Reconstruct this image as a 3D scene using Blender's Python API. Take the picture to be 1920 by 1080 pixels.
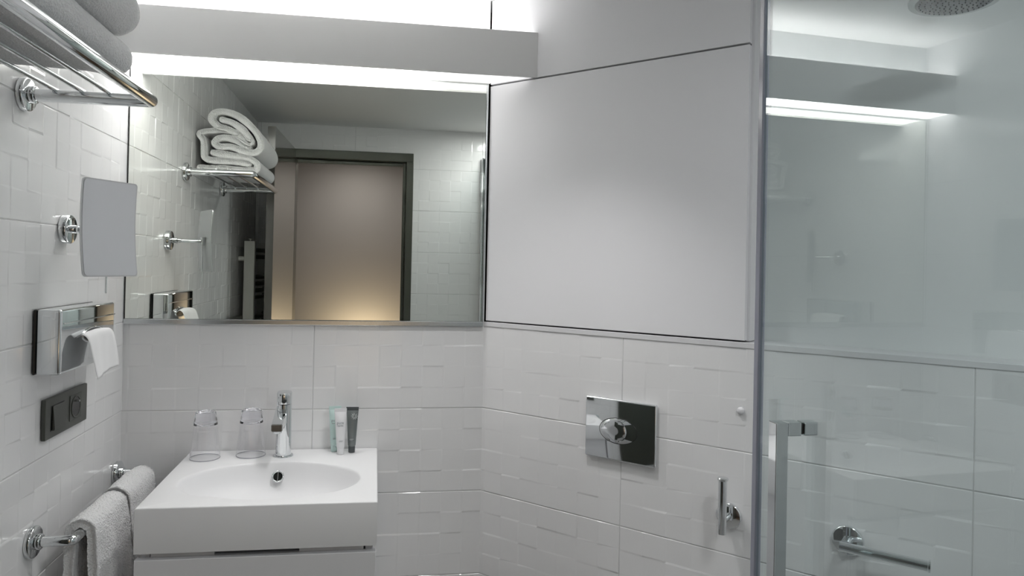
import bpy, bmesh, math, random
from mathutils import Vector, Matrix, noise
D = bpy.data
for o in list(D.objects): D.objects.remove(o)
scn = bpy.context.scene
COL = scn.collection
PI = math.pi
V = Vector

# ---------------------------------------------------------------- camera
cam_d = D.cameras.new('camera'); cam = D.objects.new('camera', cam_d); COL.objects.link(cam); scn.camera = cam
YAW, PITCH, ROLL = 0.15091, 0.00765, 0.02122
fwd = V((math.sin(YAW)*math.cos(PITCH), math.cos(YAW)*math.cos(PITCH), math.sin(PITCH)))
rgt = V((math.cos(YAW), -math.sin(YAW), 0)); up = rgt.cross(fwd)
R2 = rgt*math.cos(ROLL) + up*math.sin(ROLL); U2 = -rgt*math.sin(ROLL) + up*math.cos(ROLL)
m = Matrix((R2, U2, -fwd)).transposed().to_4x4(); m.translation = V((0.69546, -2.109, 1.4171)); cam.matrix_world = m
cam_d.sensor_width = 36; cam_d.lens = 36*1318.5/1920
cam_d.shift_x = (960-904.41)/1920; cam_d.shift_y = (486.89-540)/1920
cam_d.clip_start = 0.005; cam_d.clip_end = 50

# ---------------------------------------------------------------- world, exposure
scn.world = D.worlds.new('world'); scn.world.use_nodes = True
bg = scn.world.node_tree.nodes['Background']; bg.inputs[0].default_value = (0.8, 0.85, 0.9, 1); bg.inputs[1].default_value = 0.0
vs = scn.view_settings
scn.display_settings.display_device = 'sRGB'
vs.view_transform = 'Standard'; vs.look = 'None'; vs.gamma = 1; vs.use_curve_mapping = False
vs.exposure = 0.62
TUBE = 6.4      # strength of the fluorescent fitting's diffusers
def lamp(name, kind, loc, power, color, size=0.1, rot=None):
    l = D.lights.new(name, kind); l.energy = power; l.color = color
    if kind == 'AREA': l.shape = 'DISK'; l.size = size
    elif kind in ('POINT', 'SPOT'): l.shadow_soft_size = size
    o = D.objects.new(name, l); o.location = loc
    if rot: o.rotation_euler = rot
    COL.objects.link(o); return o
def spot(name, loc, power, color, half, blend, size=0.04):
    o = lamp(name, 'SPOT', loc, power, color, size); o.data.spot_size = 2*math.radians(half); o.data.spot_blend = blend; return o
spot('ceiling_downlight_lamp', (0.93, -0.62, 2.20), 15.0, (1.0, 0.985, 0.98), 46, 0.8)
lamp('ambient_fill_light', 'AREA', (1.45, -1.75, 2.205), 4.2, (0.98, 1.0, 1.0), 0.2)  # unseen area light added as ambient fill, no fitting there
spot('shower_downlight_lamp', (1.78, -1.60, 2.20), 6.0, (0.97, 1.0, 1.0), 45, 0.7)
lamp('hallway_lamp', 'AREA', (0.62, -3.05, 0.72), 3.0, (1.0, 0.78, 0.48), 0.16, (math.radians(-112), 0, 0))
lamp('hallway_ceiling_lamp', 'AREA', (0.56, -2.9, 2.17), 1.6, (1.0, 0.93, 0.86), 0.22)

# ---------------------------------------------------------------- room numbers
W = 1.02528; S2 = math.sqrt(0.5)
Z0 = 0.985; TH = 0.25; SU = 0.7639/12; SV = 0.0625
ZT = 1.232; ZM = 1.2456; ZCAB = 1.2456; ZCT = 1.9614; ZC = 2.223; YD = -2.15
BD = 0.1222; BB, BT = 1.9638, 2.0937
TC = V((S2, -S2, 0)); NC = V((-S2, -S2, 0)); OC = V((W, 0, 0)); UP = V((0, 0, 1))
def PC(t, n, z): return OC + TC*t + NC*n + UP*z

# ---------------------------------------------------------------- materials
def mat(name, col, rough=0.5, metal=0.0, spec=0.5, trans=0.0, ior=1.5, coat=0.0, bump=None, sheen=0, sss=0):
    M = D.materials.new(name); M.use_nodes = True; nt = M.node_tree; b = nt.nodes['Principled BSDF']
    b.inputs['Base Color'].default_value = (*col, 1); b.inputs['Roughness'].default_value = rough
    b.inputs['Metallic'].default_value = metal; b.inputs['Specular IOR Level'].default_value = spec
    b.inputs['Transmission Weight'].default_value = trans; b.inputs['IOR'].default_value = ior
    b.inputs['Coat Weight'].default_value = coat; b.inputs['Sheen Weight'].default_value = sheen
    if bump:
        sc, st, dist = bump
        tc = nt.nodes.new('ShaderNodeTexCoord'); n = nt.nodes.new('ShaderNodeTexNoise'); bp = nt.nodes.new('ShaderNodeBump')
        n.inputs['Scale'].default_value = sc; n.inputs['Detail'].default_value = 4; bp.inputs['Strength'].default_value = st; bp.inputs['Distance'].default_value = dist
        nt.links.new(tc.outputs['Object'], n.inputs['Vector']); nt.links.new(n.outputs['Fac'], bp.inputs['Height']); nt.links.new(bp.outputs['Normal'], b.inputs['Normal'])
    return M
TILE = mat('white_glazed_ceramic', (0.84, 0.84, 0.845), 0.13, spec=0.45, bump=(9, 0.08, 0.003))
GROUT = mat('grout', (0.62, 0.62, 0.62), 0.8)
PAINT = mat('white_paint', (0.78, 0.80, 0.80), 0.55, bump=(60, 0.03, 0.002))
CEIL = mat('ceiling_paint', (0.90, 0.90, 0.89), 0.6, bump=(40, 0.03, 0.002))
LAM = mat('white_laminate', (0.83, 0.83, 0.85), 0.42, spec=0.35, bump=(80, 0.02, 0.001))
LACQ = mat('white_lacquer_panel', (0.72, 0.72, 0.735), 0.4, spec=0.35)
HOUSE = mat('light_housing_lacquer', (0.84, 0.84, 0.84), 0.35, spec=0.4, bump=(50, 0.02, 0.001))
BASIN = mat('cast_mineral_basin', (0.82, 0.82, 0.83), 0.42, spec=0.45)
CHROME = mat('polished_chrome', (0.80, 0.82, 0.83), 0.045, 1.0)
DCHROME = mat('satin_chrome', (0.62, 0.64, 0.65), 0.22, 1.0)
STEEL = mat('brushed_steel', (0.60, 0.61, 0.62), 0.33, 1.0)
MIRR = mat('silvered_mirror', (0.87, 0.89, 0.84), 0.0, 1.0)
SHAVE = mat('shaving_mirror_face', (0.70, 0.72, 0.74), 0.30, 1.0)
DARK = mat('dark_gap', (0.02, 0.02, 0.02), 0.7)
FRAMEM = mat('door_frame_grey_metal', (0.085, 0.09, 0.075), 0.28, 0.6)
LEAF = mat('glossy_door_laminate', (0.12, 0.115, 0.10), 0.12, spec=0.9, coat=0.6)
HALLW = mat('hallway_wall', (0.40, 0.385, 0.40), 0.7)
HALLF = mat('hallway_floor', (0.16, 0.12, 0.09), 0.5)
FLOORM = mat('floor_tile', (0.36, 0.355, 0.35), 0.35, bump=(30, 0.1, 0.002))
TERRY = mat('white_terry', (0.92, 0.92, 0.925), 0.95, spec=0.1, sheen=0.3, bump=(240, 0.85, 0.008))
PAPER = mat('tissue_paper', (0.82, 0.82, 0.83), 0.9, spec=0.1)
ANTH = mat('anthracite_plastic', (0.085, 0.09, 0.08), 0.38, 0.25)
BLACK = mat('black_plastic', (0.012, 0.013, 0.012), 0.25)
RADI = mat('radiator_enamel', (0.66, 0.66, 0.62), 0.3)
RADD = mat('radiator_tube_enamel', (0.10, 0.11, 0.09), 0.3)
AQUA = mat('aqua_tube_plastic', (0.60, 0.77, 0.74), 0.35)
WTUBE = mat('white_tube_plastic', (0.80, 0.80, 0.82), 0.35)
GTUBE = mat('grey_tube_plastic', (0.17, 0.19, 0.19), 0.3, 0.2)
GCAP = mat('dark_grey_cap', (0.07, 0.08, 0.085), 0.3)
INKG = mat('grey_print', (0.25, 0.28, 0.30), 0.5)
INKD = mat('pale_print', (0.55, 0.58, 0.58), 0.5)
SEAL = mat('grey_vinyl_seal', (0.34, 0.35, 0.42), 0.25, spec=0.6)
BUMPR = mat('translucent_bumper', (0.78, 0.78, 0.80), 0.3)
RED = mat('dark_red_reflecting_cap', (0.12, 0.02, 0.015), 0.3)
NOZ = mat('shower_face_grey', (0.26, 0.28, 0.29), 0.35, 0.3)

def cglass(name, tint=(0.97, 0.97, 1.0)):
    return mat(name, tint, 0.0, trans=1.0, ior=1.45)
TUMB = cglass('clear_tumbler_glass', (0.96, 0.96, 1.0))

def pane_mat(name, tint, f0=0.055, f1=0.95, pw=4.2):
    M = D.materials.new(name); M.use_nodes = True; nt = M.node_tree; N = nt.nodes; L = nt.links
    for n in list(N): N.remove(n)
    out = N.new('ShaderNodeOutputMaterial'); mx = N.new('ShaderNodeMixShader'); tr = N.new('ShaderNodeBsdfTransparent'); gl = N.new('ShaderNodeBsdfGlossy')
    tr.inputs[0].default_value = (*tint, 1); gl.inputs['Roughness'].default_value = 0.0; gl.inputs[0].default_value = (1, 1, 1, 1)
    g = N.new('ShaderNodeNewGeometry'); dt = N.new('ShaderNodeVectorMath'); dt.operation = 'DOT_PRODUCT'
    L.new(g.outputs['Incoming'], dt.inputs[0]); L.new(g.outputs['Normal'], dt.inputs[1])
    def mth(op, a, b=None):
        n = N.new('ShaderNodeMath'); n.operation = op
        for i, x in enumerate((a, b)):
            if x is None: continue
            if isinstance(x, (int, float)): n.inputs[i].default_value = x
            else: L.new(x, n.inputs[i])
        return n.outputs[0]
    a = mth('ABSOLUTE', dt.outputs['Value']); b = mth('SUBTRACT', 1.0, a); c = mth('POWER', b, pw); d = mth('MULTIPLY', c, f1-f0); e = mth('ADD', d, f0)
    L.new(e, mx.inputs[0]); L.new(tr.outputs[0], mx.inputs[1]); L.new(gl.outputs[0], mx.inputs[2]); L.new(mx.outputs[0], out.inputs[0])
    return M
PANE = pane_mat('shower_pane_glass', (0.88, 0.92, 0.92), 0.038, 0.95, 3.6)

THING = pane_mat('thin_tumbler_glass', (0.997, 0.997, 1.0), 0.02, 0.75, 3.2)
RIMG = pane_mat('tumbler_rim_glass', (0.72, 0.72, 0.76), 0.06, 0.9, 2.5)

def emit_mat(name, col, strength, x_fade=None):
    M = D.materials.new(name); M.use_nodes = True; nt = M.node_tree; b = nt.nodes['Principled BSDF']
    b.inputs['Base Color'].default_value = (0.8, 0.8, 0.8, 1); b.inputs['Roughness'].default_value = 0.4
    b.inputs['Emission Color'].default_value = (*col, 1); b.inputs['Emission Strength'].default_value = strength
    if x_fade:      # the tube inside stops short of the fitting's right end
        x0, x1, e1 = x_fade
        g = nt.nodes.new('ShaderNodeTexCoord'); s = nt.nodes.new('ShaderNodeSeparateXYZ'); mr = nt.nodes.new('ShaderNodeMapRange')
        nt.links.new(g.outputs['Object'], s.inputs[0]); nt.links.new(s.outputs[0], mr.inputs['Value'])
        mr.interpolation_type = 'SMOOTHSTEP'
        mr.inputs['From Min'].default_value = x0; mr.inputs['From Max'].default_value = x1
        mr.inputs['To Min'].default_value = strength; mr.inputs['To Max'].default_value = e1
        nt.links.new(mr.outputs['Result'], b.inputs['Emission Strength'])
    return M
DIFF = emit_mat('lit_diffuser', (1.0, 0.99, 0.975), TUBE, (0.22, 0.42, 0.9))
DIFFT = emit_mat('lit_top_diffuser', (1.0, 0.99, 0.98), TUBE*1.0, (0.15, 0.45, 3.0))
LAMPG = emit_mat('hall_lamp_glass', (1.0, 0.93, 0.82), 5.0)

# ---------------------------------------------------------------- helpers
def new(): return bmesh.new()
def link(name, bm, mats, parent=None, smooth=False, loc=None, label=None, sharp=None):
    bmesh.ops.recalc_face_normals(bm, faces=bm.faces[:])
    if not isinstance(mats, (list, tuple)): mats = [mats]
    base = V((0, 0, 0))
    if parent is not None:
        base = V(parent['_base']); 
    elif loc is not None: base = V(loc)
    bmesh.ops.translate(bm, verts=bm.verts[:], vec=-base)
    me = D.meshes.new(name); bm.to_mesh(me); bm.free()
    for x in mats: me.materials.append(x)
    o = D.objects.new(name, me); COL.objects.link(o)
    if smooth:
        for p in me.polygons: p.use_smooth = True
        if sharp: me.set_sharp_from_angle(angle=math.radians(sharp))
    if parent is not None:
        r = parent
        depth = V((0, 0, 0))
        o.parent = parent
        o['_base'] = list(base)
    else:
        o.location = base; o['_base'] = list(base)
    if label: o['label'] = label
    return o
def thing(name, label, cat, loc, group=None):
    o = D.objects.new(name, None); o.location = loc; COL.objects.link(o); o.empty_display_size = 0.05
    o['label'] = label; o['category'] = cat; o['_base'] = list(loc)
    if group: o['group'] = group
    return o
def tag(o, label, cat, group=None):
    o['label'] = label; o['category'] = cat
    if group: o['group'] = group
    return o
def struct(name, bm, m, **k):
    o = link(name, bm, m, **k); o['kind'] = 'structure'; return o
def merge(bm, b2, mi=0):
    vm = {v: bm.verts.new(v.co) for v in b2.verts}
    for f in b2.faces:
        try: nf = bm.faces.new([vm[v] for v in f.verts]); nf.material_index = mi if mi else f.material_index; nf.smooth = f.smooth
        except ValueError: pass
    b2.free()
def box(bm, lo, hi, bev=0, ax=None, o=V((0, 0, 0)), seg=2, mi=0):
    """box from lo to hi in the frame (ax columns) at o"""
    b = new(); lo = V(lo); hi = V(hi)
    bmesh.ops.create_cube(b, size=1)
    for v in b.verts:
        v.co = V([lo[i] + (v.co[i]+0.5)*(hi[i]-lo[i]) for i in range(3)])
    if bev: bmesh.ops.bevel(b, geom=b.edges[:], offset=bev, segments=seg, profile=0.5, affect='EDGES')
    if ax:
        for v in b.verts: v.co = o + ax[0]*v.co.x + ax[1]*v.co.y + ax[2]*v.co.z
    else:
        for v in b.verts: v.co = o + v.co
    merge(bm, b, mi)
CF = (TC, NC, UP)
def cbox(bm, lo, hi, bev=0, **k): box(bm, lo, hi, bev, ax=CF, o=OC, **k)   # t, n, z on the diagonal wall
def frame_of(d):
    d = d.normalized(); a = V((0, 0, 1)) if abs(d.z) < 0.9 else V((1, 0, 0))
    x = d.cross(a).normalized(); return x, x.cross(d).normalized()
def tube(bm, pts, r, n=20, caps=True, sub=0, mi=0):
    pts = [V(p) for p in pts]
    if isinstance(r, (int, float)): r = [r]*len(pts)
    rings = []; px = None
    for i, p in enumerate(pts):
        if i == 0: d = pts[1]-p
        elif i == len(pts)-1: d = p-pts[i-1]
        else: d = (pts[i+1]-p).normalized() + (p-pts[i-1]).normalized()
        d.normalize()
        if px is None: x, y = frame_of(d)
        else:
            x = (px - d*px.dot(d)).normalized(); y = x.cross(d)
        px = x
        k = 1
        if 0 < i < len(pts)-1:
            c = max(0.35, d.dot((p-pts[i-1]).normalized())); k = 1
        rings.append([bm.verts.new(p + (x*math.cos(2*PI*j/n) + y*math.sin(2*PI*j/n))*r[i]) for j in range(n)])
    for a, b in zip(rings, rings[1:]):
        for j in range(n):
            f = bm.faces.new((a[j], a[(j+1) % n], b[(j+1) % n], b[j])); f.material_index = mi
    if caps:
        for rg in (rings[0], rings[-1]):
            f = bm.faces.new(rg); f.material_index = mi
def arcpath(a, corner, b, rad, n=8):
    """polyline a-corner-b with the corner rounded"""
    a, c, b = V(a), V(corner), V(b); d1 = (a-c).normalized(); d2 = (b-c).normalized()
    p = [a]
    for i in range(n+1):
        t = i/n; p.append((c+d1*rad)*(1-t)**2 + c*2*t*(1-t) + (c+d2*rad)*t*t)
    p.append(b); return p
def lathe(bm, prof, o=V((0, 0, 0)), axis=V((0, 0, 1)), n=40, closed=False, mi=0):
    x, y = frame_of(axis); axis = axis.normalized(); o = V(o); rings = []
    for r, h in prof:
        if r < 1e-6: rings.append([bm.verts.new(o+axis*h)])
        else: rings.append([bm.verts.new(o + axis*h + (x*math.cos(2*PI*j/n)+y*math.sin(2*PI*j/n))*r) for j in range(n)])
    prs = list(zip(rings, rings[1:]))
    if closed: prs.append((rings[-1], rings[0]))
    for a, b in prs:
        for j in range(n):
            q = [a[j % len(a)], a[(j+1) % len(a)], b[(j+1) % len(b)], b[j % len(b)]]
            u = []
            for v in q:
                if v not in u: u.append(v)
            if len(u) > 2:
                f = bm.faces.new(u); f.material_index = mi
def rosette(bm, c, axis, r, th, bev=0.0025):
    lathe(bm, [(0, 0), (r, 0), (r, th-bev), (r-bev*0.4, th-bev*0.4), (r-bev, th), (0, th)], c, axis, 48)
def catmull(P, k=6, closed=False):
    P = [V(p) for p in P]; n = len(P); out = []
    for i in range(n-1):
        p0 = P[max(i-1, 0)]; p1 = P[i]; p2 = P[i+1]; p3 = P[min(i+2, n-1)]
        for j in range(k):
            t = j/k
            out.append(0.5*((2*p1)+(p2-p0)*t+(2*p0-5*p1+4*p2-p3)*t*t+(3*p1-p0-3*p2+p3)*t**3))
    out.append(P[-1]); return out
def ribbon(bm, path, half, y0, y1, ny, wob=None, k=6, round_end=True, edge_round=True):
    """thick cloth: centre line `path` (x,z), half thickness, drawn along y; path rows become rings"""
    C = catmull([V((p[0], 0, p[1])) for p in path], k); n = len(C)
    nor = []
    for i in range(n):
        d = C[min(i+1, n-1)]-C[max(i-1, 0)]; d.normalize(); nor.append(V((-d.z, 0, d.x)))
    ring = []
    for i in range(n): ring.append((C[i], nor[i], half))
    prof = [c + nn*h for c, nn, h in ring]
    d = (C[-1]-C[-2]).normalized()
    prof += [C[-1] + (nor[-1]*math.cos(a)+d*math.sin(a))*half for a in (PI*0.25, PI*0.5, PI*0.75)]
    prof += [c - nn*h for c, nn, h in reversed(ring)]
    d = (C[0]-C[1]).normalized()
    prof += [C[0] + (-nor[0]*math.cos(a)+d*math.sin(a))*half for a in (PI*0.25, PI*0.5, PI*0.75)]
    cen = [C[i] for i in range(n)] + [C[-1]]*3 + [C[n-1-i] for i in range(n)] + [C[0]]*3
    rows = []
    ys = [y0 + (y1-y0)*j/ny for j in range(ny+1)]
    L = abs(y1-y0)
    seq = []
    er = half
    sgn = 1 if y1 > y0 else -1
    for a in (0, 0.25, 0.5, 0.75): seq.append((y0 + sgn*er*(1-math.sin(a*PI/2)), math.sin((0.12+a*0.88)*PI/2)))
    for y in ys:
        if abs(y-y0) > er and abs(y-y1) > er: seq.append((y, 1.0))
    for a in (0.75, 0.5, 0.25, 0): seq.append((y1 - sgn*er*(1-math.sin(a*PI/2)), math.sin((0.12+a*0.88)*PI/2)))
    for y, k2 in seq:
        row = []
        for p, c in zip(prof, cen):
            q = c + (p-c)*k2; q = V((q.x, y, q.z))
            if wob: q = wob(q, (p-c).normalized() if (p-c).length > 1e-9 else V((0, 0, 1)))
            row.append(bm.verts.new(q))
        rows.append(row)
    m_ = len(prof)
    for a, b in zip(rows, rows[1:]):
        for j in range(m_): bm.faces.new((a[j], a[(j+1) % m_], b[(j+1) % m_], b[j]))
    # end caps as strips between both sides of the ribbon
    for row in (rows[0], rows[-1]):
        for i in range(n-1):
            a = row[i]; b = row[i+1]; c = row[n+3+(n-1-(i+1))]; d_ = row[n+3+(n-1-i)]
            bm.faces.new((a, b, c, d_))
        bm.faces.new([row[n-1], row[n], row[n+1], row[n+2], row[n+3]])
        bm.faces.new([row[2*n+3-1+0], row[2*n+3], row[2*n+4], row[2*n+5], row[0]])
    return bm

# ---------------------------------------------------------------- relief tiles
def tiles(bm, O, U, N, u0, u1, v0, v1, ju, seed, back=0.02, back_off=0.0):
    """relief tiles 76 x 25 cm of 12 x 4 soft squares; O + U*u + N*h + z; joints at ju + k*12*SU and Z0 + k*TH"""
    rnd = random.Random(seed); g = 0.0026; gj = 0.0011
    def lines(a, b, ph, s, per):
        L = []; k = math.floor((a-ph)/s)-1
        while ph+k*s < b+s:
            x = ph+k*s
            if k % per == 0:
                L += [(x-gj*2.2, k-1, 0), (x-gj, k-1, 1), (x+gj, k, 1), (x+gj*2.2, k, 0)]
            else: L += [(x-g, k-1, 0), (x+g, k, 0)]
            k += 1
        out = [l for l in L if a < l[0] < b]
        first = next(l for l in L if l[0] >= a); last = [l for l in L if l[0] <= b][-1]
        ca = [l for l in L if l[0] <= a]; cb = [l for l in L if l[0] >= b]
        return [(a, (ca[-1][1] if ca else first[1]), 0)] + out + [(b, cb[0][1], 0)]
    LU = lines(u0, u1, ju, SU, 12); LV = lines(v0, v1, Z0, SV, 4)
    cells = {}
    def cell(i, j):
        if (i, j) not in cells:
            cells[(i, j)] = (rnd.choice((0, 0.0004, 0.0008)), rnd.uniform(-0.0004, 0.0004), rnd.uniform(-0.0004, 0.0004))
        return cells[(i, j)]
    G = []
    for (v, kv, jv) in LV:
        row = []
        for (u, ku, j_) in LU:
            h, tu, tv = cell(ku, kv)
            cu = (u-(ju+(ku+0.5)*SU))/(SU/2); cv = (v-(Z0+(kv+0.5)*SV))/(SV/2)
            hh = h + tu*max(-1, min(1, cu)) + tv*max(-1, min(1, cv))
            if jv or j_: hh = -0.0006
            row.append(bm.verts.new(O + U*u + N*(hh-0.0013) + UP*v))
        G.append(row)
    for a in range(len(LV)-1):
        for b in range(len(LU)-1):
            f = bm.faces.new((G[a][b], G[a][b+1], G[a+1][b+1], G[a+1][b]))
            if (LV[a][2] and LV[a+1][2]) or (LU[b][2] and LU[b+1][2]): f.material_index = 1
    # solid backing
    slab = new(); box(slab, (u0, -back-0.03, v0), (u1, -0.006, v1), ax=(U, N, UP), o=O); merge(bm, slab, 0)
TM = [TILE, GROUT]
X = V((1, 0, 0)); Y = V((0, 1, 0))

b = new(); tiles(b, V((0, 0, 0)), -Y, X, -0.005, 2.15, 0.0, ZC, 0.70, 1); struct('wall_left', b, TM)
b = new(); tiles(b, V((0, 0, 0)), X, -Y, -0.005, W+0.004, 0.0, ZT, 0.523, 2)
box(b, (0, 0.0, ZT), (W, 0.05, ZC+0.02)); w = struct('wall_back', b, [TILE, GROUT, PAINT])
for p in w.data.polygons:
    if p.center.z > ZT+1e-4 or (p.center.z > ZT-1e-3 and abs(p.normal.z) > .9): p.material_index = 2
b = new(); tiles(b, OC, TC, NC, -0.004, 1.9, 0.0, ZT, 0.457, 3); 
REC = 0.10
cbox(b, (0.77, -REC-0.05, ZM-0.01), (1.9+REC, -REC, ZC), mi=2)
struct('wall_right', b, TM+[PAINT])
b = new(); cbox(b, (0.0, -REC, ZT), (1.9, 0.0015, ZM), 0.001); struct('trim_1', b, LACQ)
b = new(); tiles(b, PC(1.9, 0, 0), -Y, -X, 0.0, 0.81, 0.0, ZC, 0.2, 5)
tiles(b, PC(1.9, 0, 0)+V((0.0, 0.0, 0)), Y, -X, 0.0, 0.15, 1.25, ZC, 0.2, 7)
struct('wall_shower', b, TM)
XR = PC(1.9, 0, 0).x
DX0, DX1, DZ = 0.150, 0.910, 2.077
b = new()
tiles(b, V((0, YD, 0)), X, Y, 0.0, DX0, 0.0, ZC, 0.02, 8)
tiles(b, V((0, YD, 0)), X, Y, DX1, XR, 0.0, ZC, -0.2, 9)
tiles(b, V((0, YD, 0)), X, Y, DX0, DX1, DZ, ZC, -0.2, 10)
struct('wall_front', b, TM)
b = new(); box(b, (-0.3, YD-0.03, ZC), (XR+0.1, 0.10, ZC+0.05)); struct('ceiling', b, CEIL)
b = new(); box(b, (-0.3, YD-0.12, -0.05), (XR+0.1, 0.10, 0.0)); struct('floor', b, FLOORM)
# hallway outside the door
b = new(); box(b, (-0.9, -3.42, 0), (1.9, -3.36, 2.35)); struct('wall_hallway', b, HALLW)
b = new(); box(b, (-0.96, -3.42, 0), (-0.9, -2.2, 2.35)); struct('wall_hallway_left', b, HALLW)
b = new(); box(b, (1.9, -3.42, 0), (1.96, -2.2, 2.35)); struct('wall_hallway_right', b, HALLW)
b = new(); box(b, (-0.9, -2.25, 0), (DX0, -2.201, 2.35)); box(b, (DX1, -2.25, 0), (1.9, -2.201, 2.35)); box(b, (DX0, -2.25, DZ), (DX1, -2.201, 2.35)); struct('wall_hallway_inner', b, HALLW)
b = new(); box(b, (-0.96, -3.42, 2.2), (1.96, -2.2, 2.25)); struct('ceiling_hallway', b, HALLW)
b = new(); box(b, (-0.96, -3.42, -0.05), (1.96, YD-0.12, 0.0)); struct('floor_hallway', b, HALLF)
# door frame + leaf
b = new()
IX0, IX1, IZ = 0.222, 0.868, 2.026
box(b, (DX0, -2.27, 0), (IX0, YD+0.012, IZ), 0.002); box(b, (IX1, -2.27, 0), (DX1, YD+0.012, IZ), 0.002); box(b, (DX0, -2.27, IZ), (DX1, YD+0.012, DZ), 0.002)
df = struct('trim_2', b, FRAMEM)
b = new(); box(b, (IX1-0.018, -2.245, 0), (IX1-0.0005, -2.20, IZ-0.0005), 0.002); box(b, (IX0, -2.245, IZ-0.022), (IX1-0.02, -2.20, IZ-0.0005), 0.002); struct('trim_3', b, FRAMEM)
leaf = new(); pl_ = [(0.184, YD+0.0135), (0.2215, YD+0.0135), (0.200, YD+0.70), (0.163, YD+0.70)]
la = [leaf.verts.new((x, y, 0.008)) for x, y in pl_]; lb = [leaf.verts.new((x, y, 2.073)) for x, y in pl_]; leaf.faces.new(la); leaf.faces.new(lb)
for i in range(4): leaf.faces.new((la[i], la[(i+1) % 4], lb[(i+1) % 4], lb[i]))
bmesh.ops.bevel(leaf, geom=leaf.edges[:], offset=0.0012, segments=2, affect='EDGES')
lf = struct('door_1', leaf, LEAF)
b = new(); lathe(b, [(0, 0), (0.026, 0), (0.026, 0.006), (0.009, 0.008), (0.009, 0.045), (0, 0.045)], V((0.2021, YD+0.63, 1.0)), X, 24)
tube(b, [(0.240, YD+0.63, 1.0), (0.240, YD+0.51, 1.0)], 0.009, 12)
hd = link('door_handle', b, STEEL, parent=lf, smooth=True, sharp=40)
b = new()
lathe(b, [(0, 0), (0.12, 0), (0.12, -0.02), (0.105, -0.028), (0, -0.03)], V((0.56, -2.9, 2.2)), UP, 40)
tag(link('ceiling_lamp', b, LAMPG, smooth=True, sharp=40), 'round white ceiling lamp in the hallway, seen through the doorway in the mirror', 'lamp')

# ---------------------------------------------------------------- light fitting over the mirror
def poly_prism(bm, pts, z0, z1):
    a = [bm.verts.new((x, y, z0)) for x, y in pts]; c = [bm.verts.new((x, y, z1)) for x, y in pts]; n = len(pts)
    bm.faces.new(a); bm.faces.new(c)
    for i in range(n): bm.faces.new((a[i], a[(i+1) % n], c[(i+1) % n], c[i]))
lt = thing('wall_light', 'long white box light above the mirror glowing upward and downward', 'light', (0.5, 0, BB))
b = new(); th = 0.010
poly_prism(b, [(0.002, -BD), (W+BD-0.001, -BD), (W+BD-th-0.001, -BD+th), (0.002, -BD+th)], BB, BT)
link('housing', b, HOUSE, parent=lt)
b = new(); poly_prism(b, [(0.002, -0.004), (W+0.003, -0.004), (W+0.001, -0.0005), (0.002, -0.0005)], BB+0.004, BT-0.004)
link('back_plate', b, HOUSE, parent=lt)
b = new(); poly_prism(b, [(0.003, -BD+th+0.0005), (W+BD-th-0.002, -BD+th+0.0005), (W+0.002, -0.0045), (0.003, -0.0045)], BB+0.006, BB+0.010)
dl = link('bottom_diffuser', b, DIFF, parent=lt, label='glowing white lower diffuser')
b = new(); poly_prism(b, [(0.003, -BD+th+0.0005), (W+BD-th-0.002, -BD+th+0.0005), (W+0.002, -0.0045), (0.003, -0.0045)], BT-0.014, BT-0.010)
link('top_diffuser', b, DIFFT, parent=lt, label='glowing white upper diffuser')

# ---------------------------------------------------------------- mirror
mr = thing('wall_mirror', 'large frameless rectangular mirror below the box light, above the washbasin', 'mirror', (0.5, 0, ZM))
b = new(); box(b, (0.004, -0.006, ZM+0.001), (W-0.008, -0.0005, BB-0.002)); link('mirror_glass', b, MIRR, parent=mr)
b = new(); box(b, (0.0, -0.009, ZT-0.001), (W-0.004, -0.0006, ZM), 0.0015); link('bottom_trim', b, DCHROME, parent=mr, label='satin metal strip under the mirror')
b = new(); box(b, (W-0.0075, -0.009, ZM+0.0005), (W-0.0035, -0.0006, BB-0.002), 0.001); link('side_trim', b, DCHROME, parent=mr, label='thin metal strip up the right edge')
b = new(); box(b, (0.0015, -0.0055, ZM+0.001), (0.0038, -0.0006, BB-0.002)); link('edge_backing', b, DARK, parent=mr, label='dark line down the left edge')

# ---------------------------------------------------------------- storage cabinet on the diagonal wall
cb = thing('wall_cabinet', 'white handleless built-in cabinet on the diagonal wall right of the mirror', 'cabinet', PC(0.39, 0, ZCAB))
TCB = 0.770
b = new(); cbox(b, (0.002, -REC+0.004, ZCAB+0.002), (TCB+0.006, -0.021, ZC-0.001)); link('body', b, LAM, parent=cb)
b = new(); cbox(b, (0.006, -0.019, ZCAB+0.004), (TCB, 0.0, ZCT-0.002), 0.001); link('door', b, LAM, parent=cb, label='large lower cabinet door')
b = new(); cbox(b, (0.006, -0.019, ZCT+0.0025), (TCB, 0.0, ZC-0.003), 0.001); link('door', b, LAM, parent=cb, label='upper cabinet door under the ceiling')
b = new(); cbox(b, (0.004, -0.0205, ZCAB+0.002), (TCB-0.002, -0.0195, ZC-0.002)); link('gap_shade', b, DARK, parent=cb, label='dark shadow gap around the doors')  # black sheet behind the doors, stands in for shade in the gaps

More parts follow.
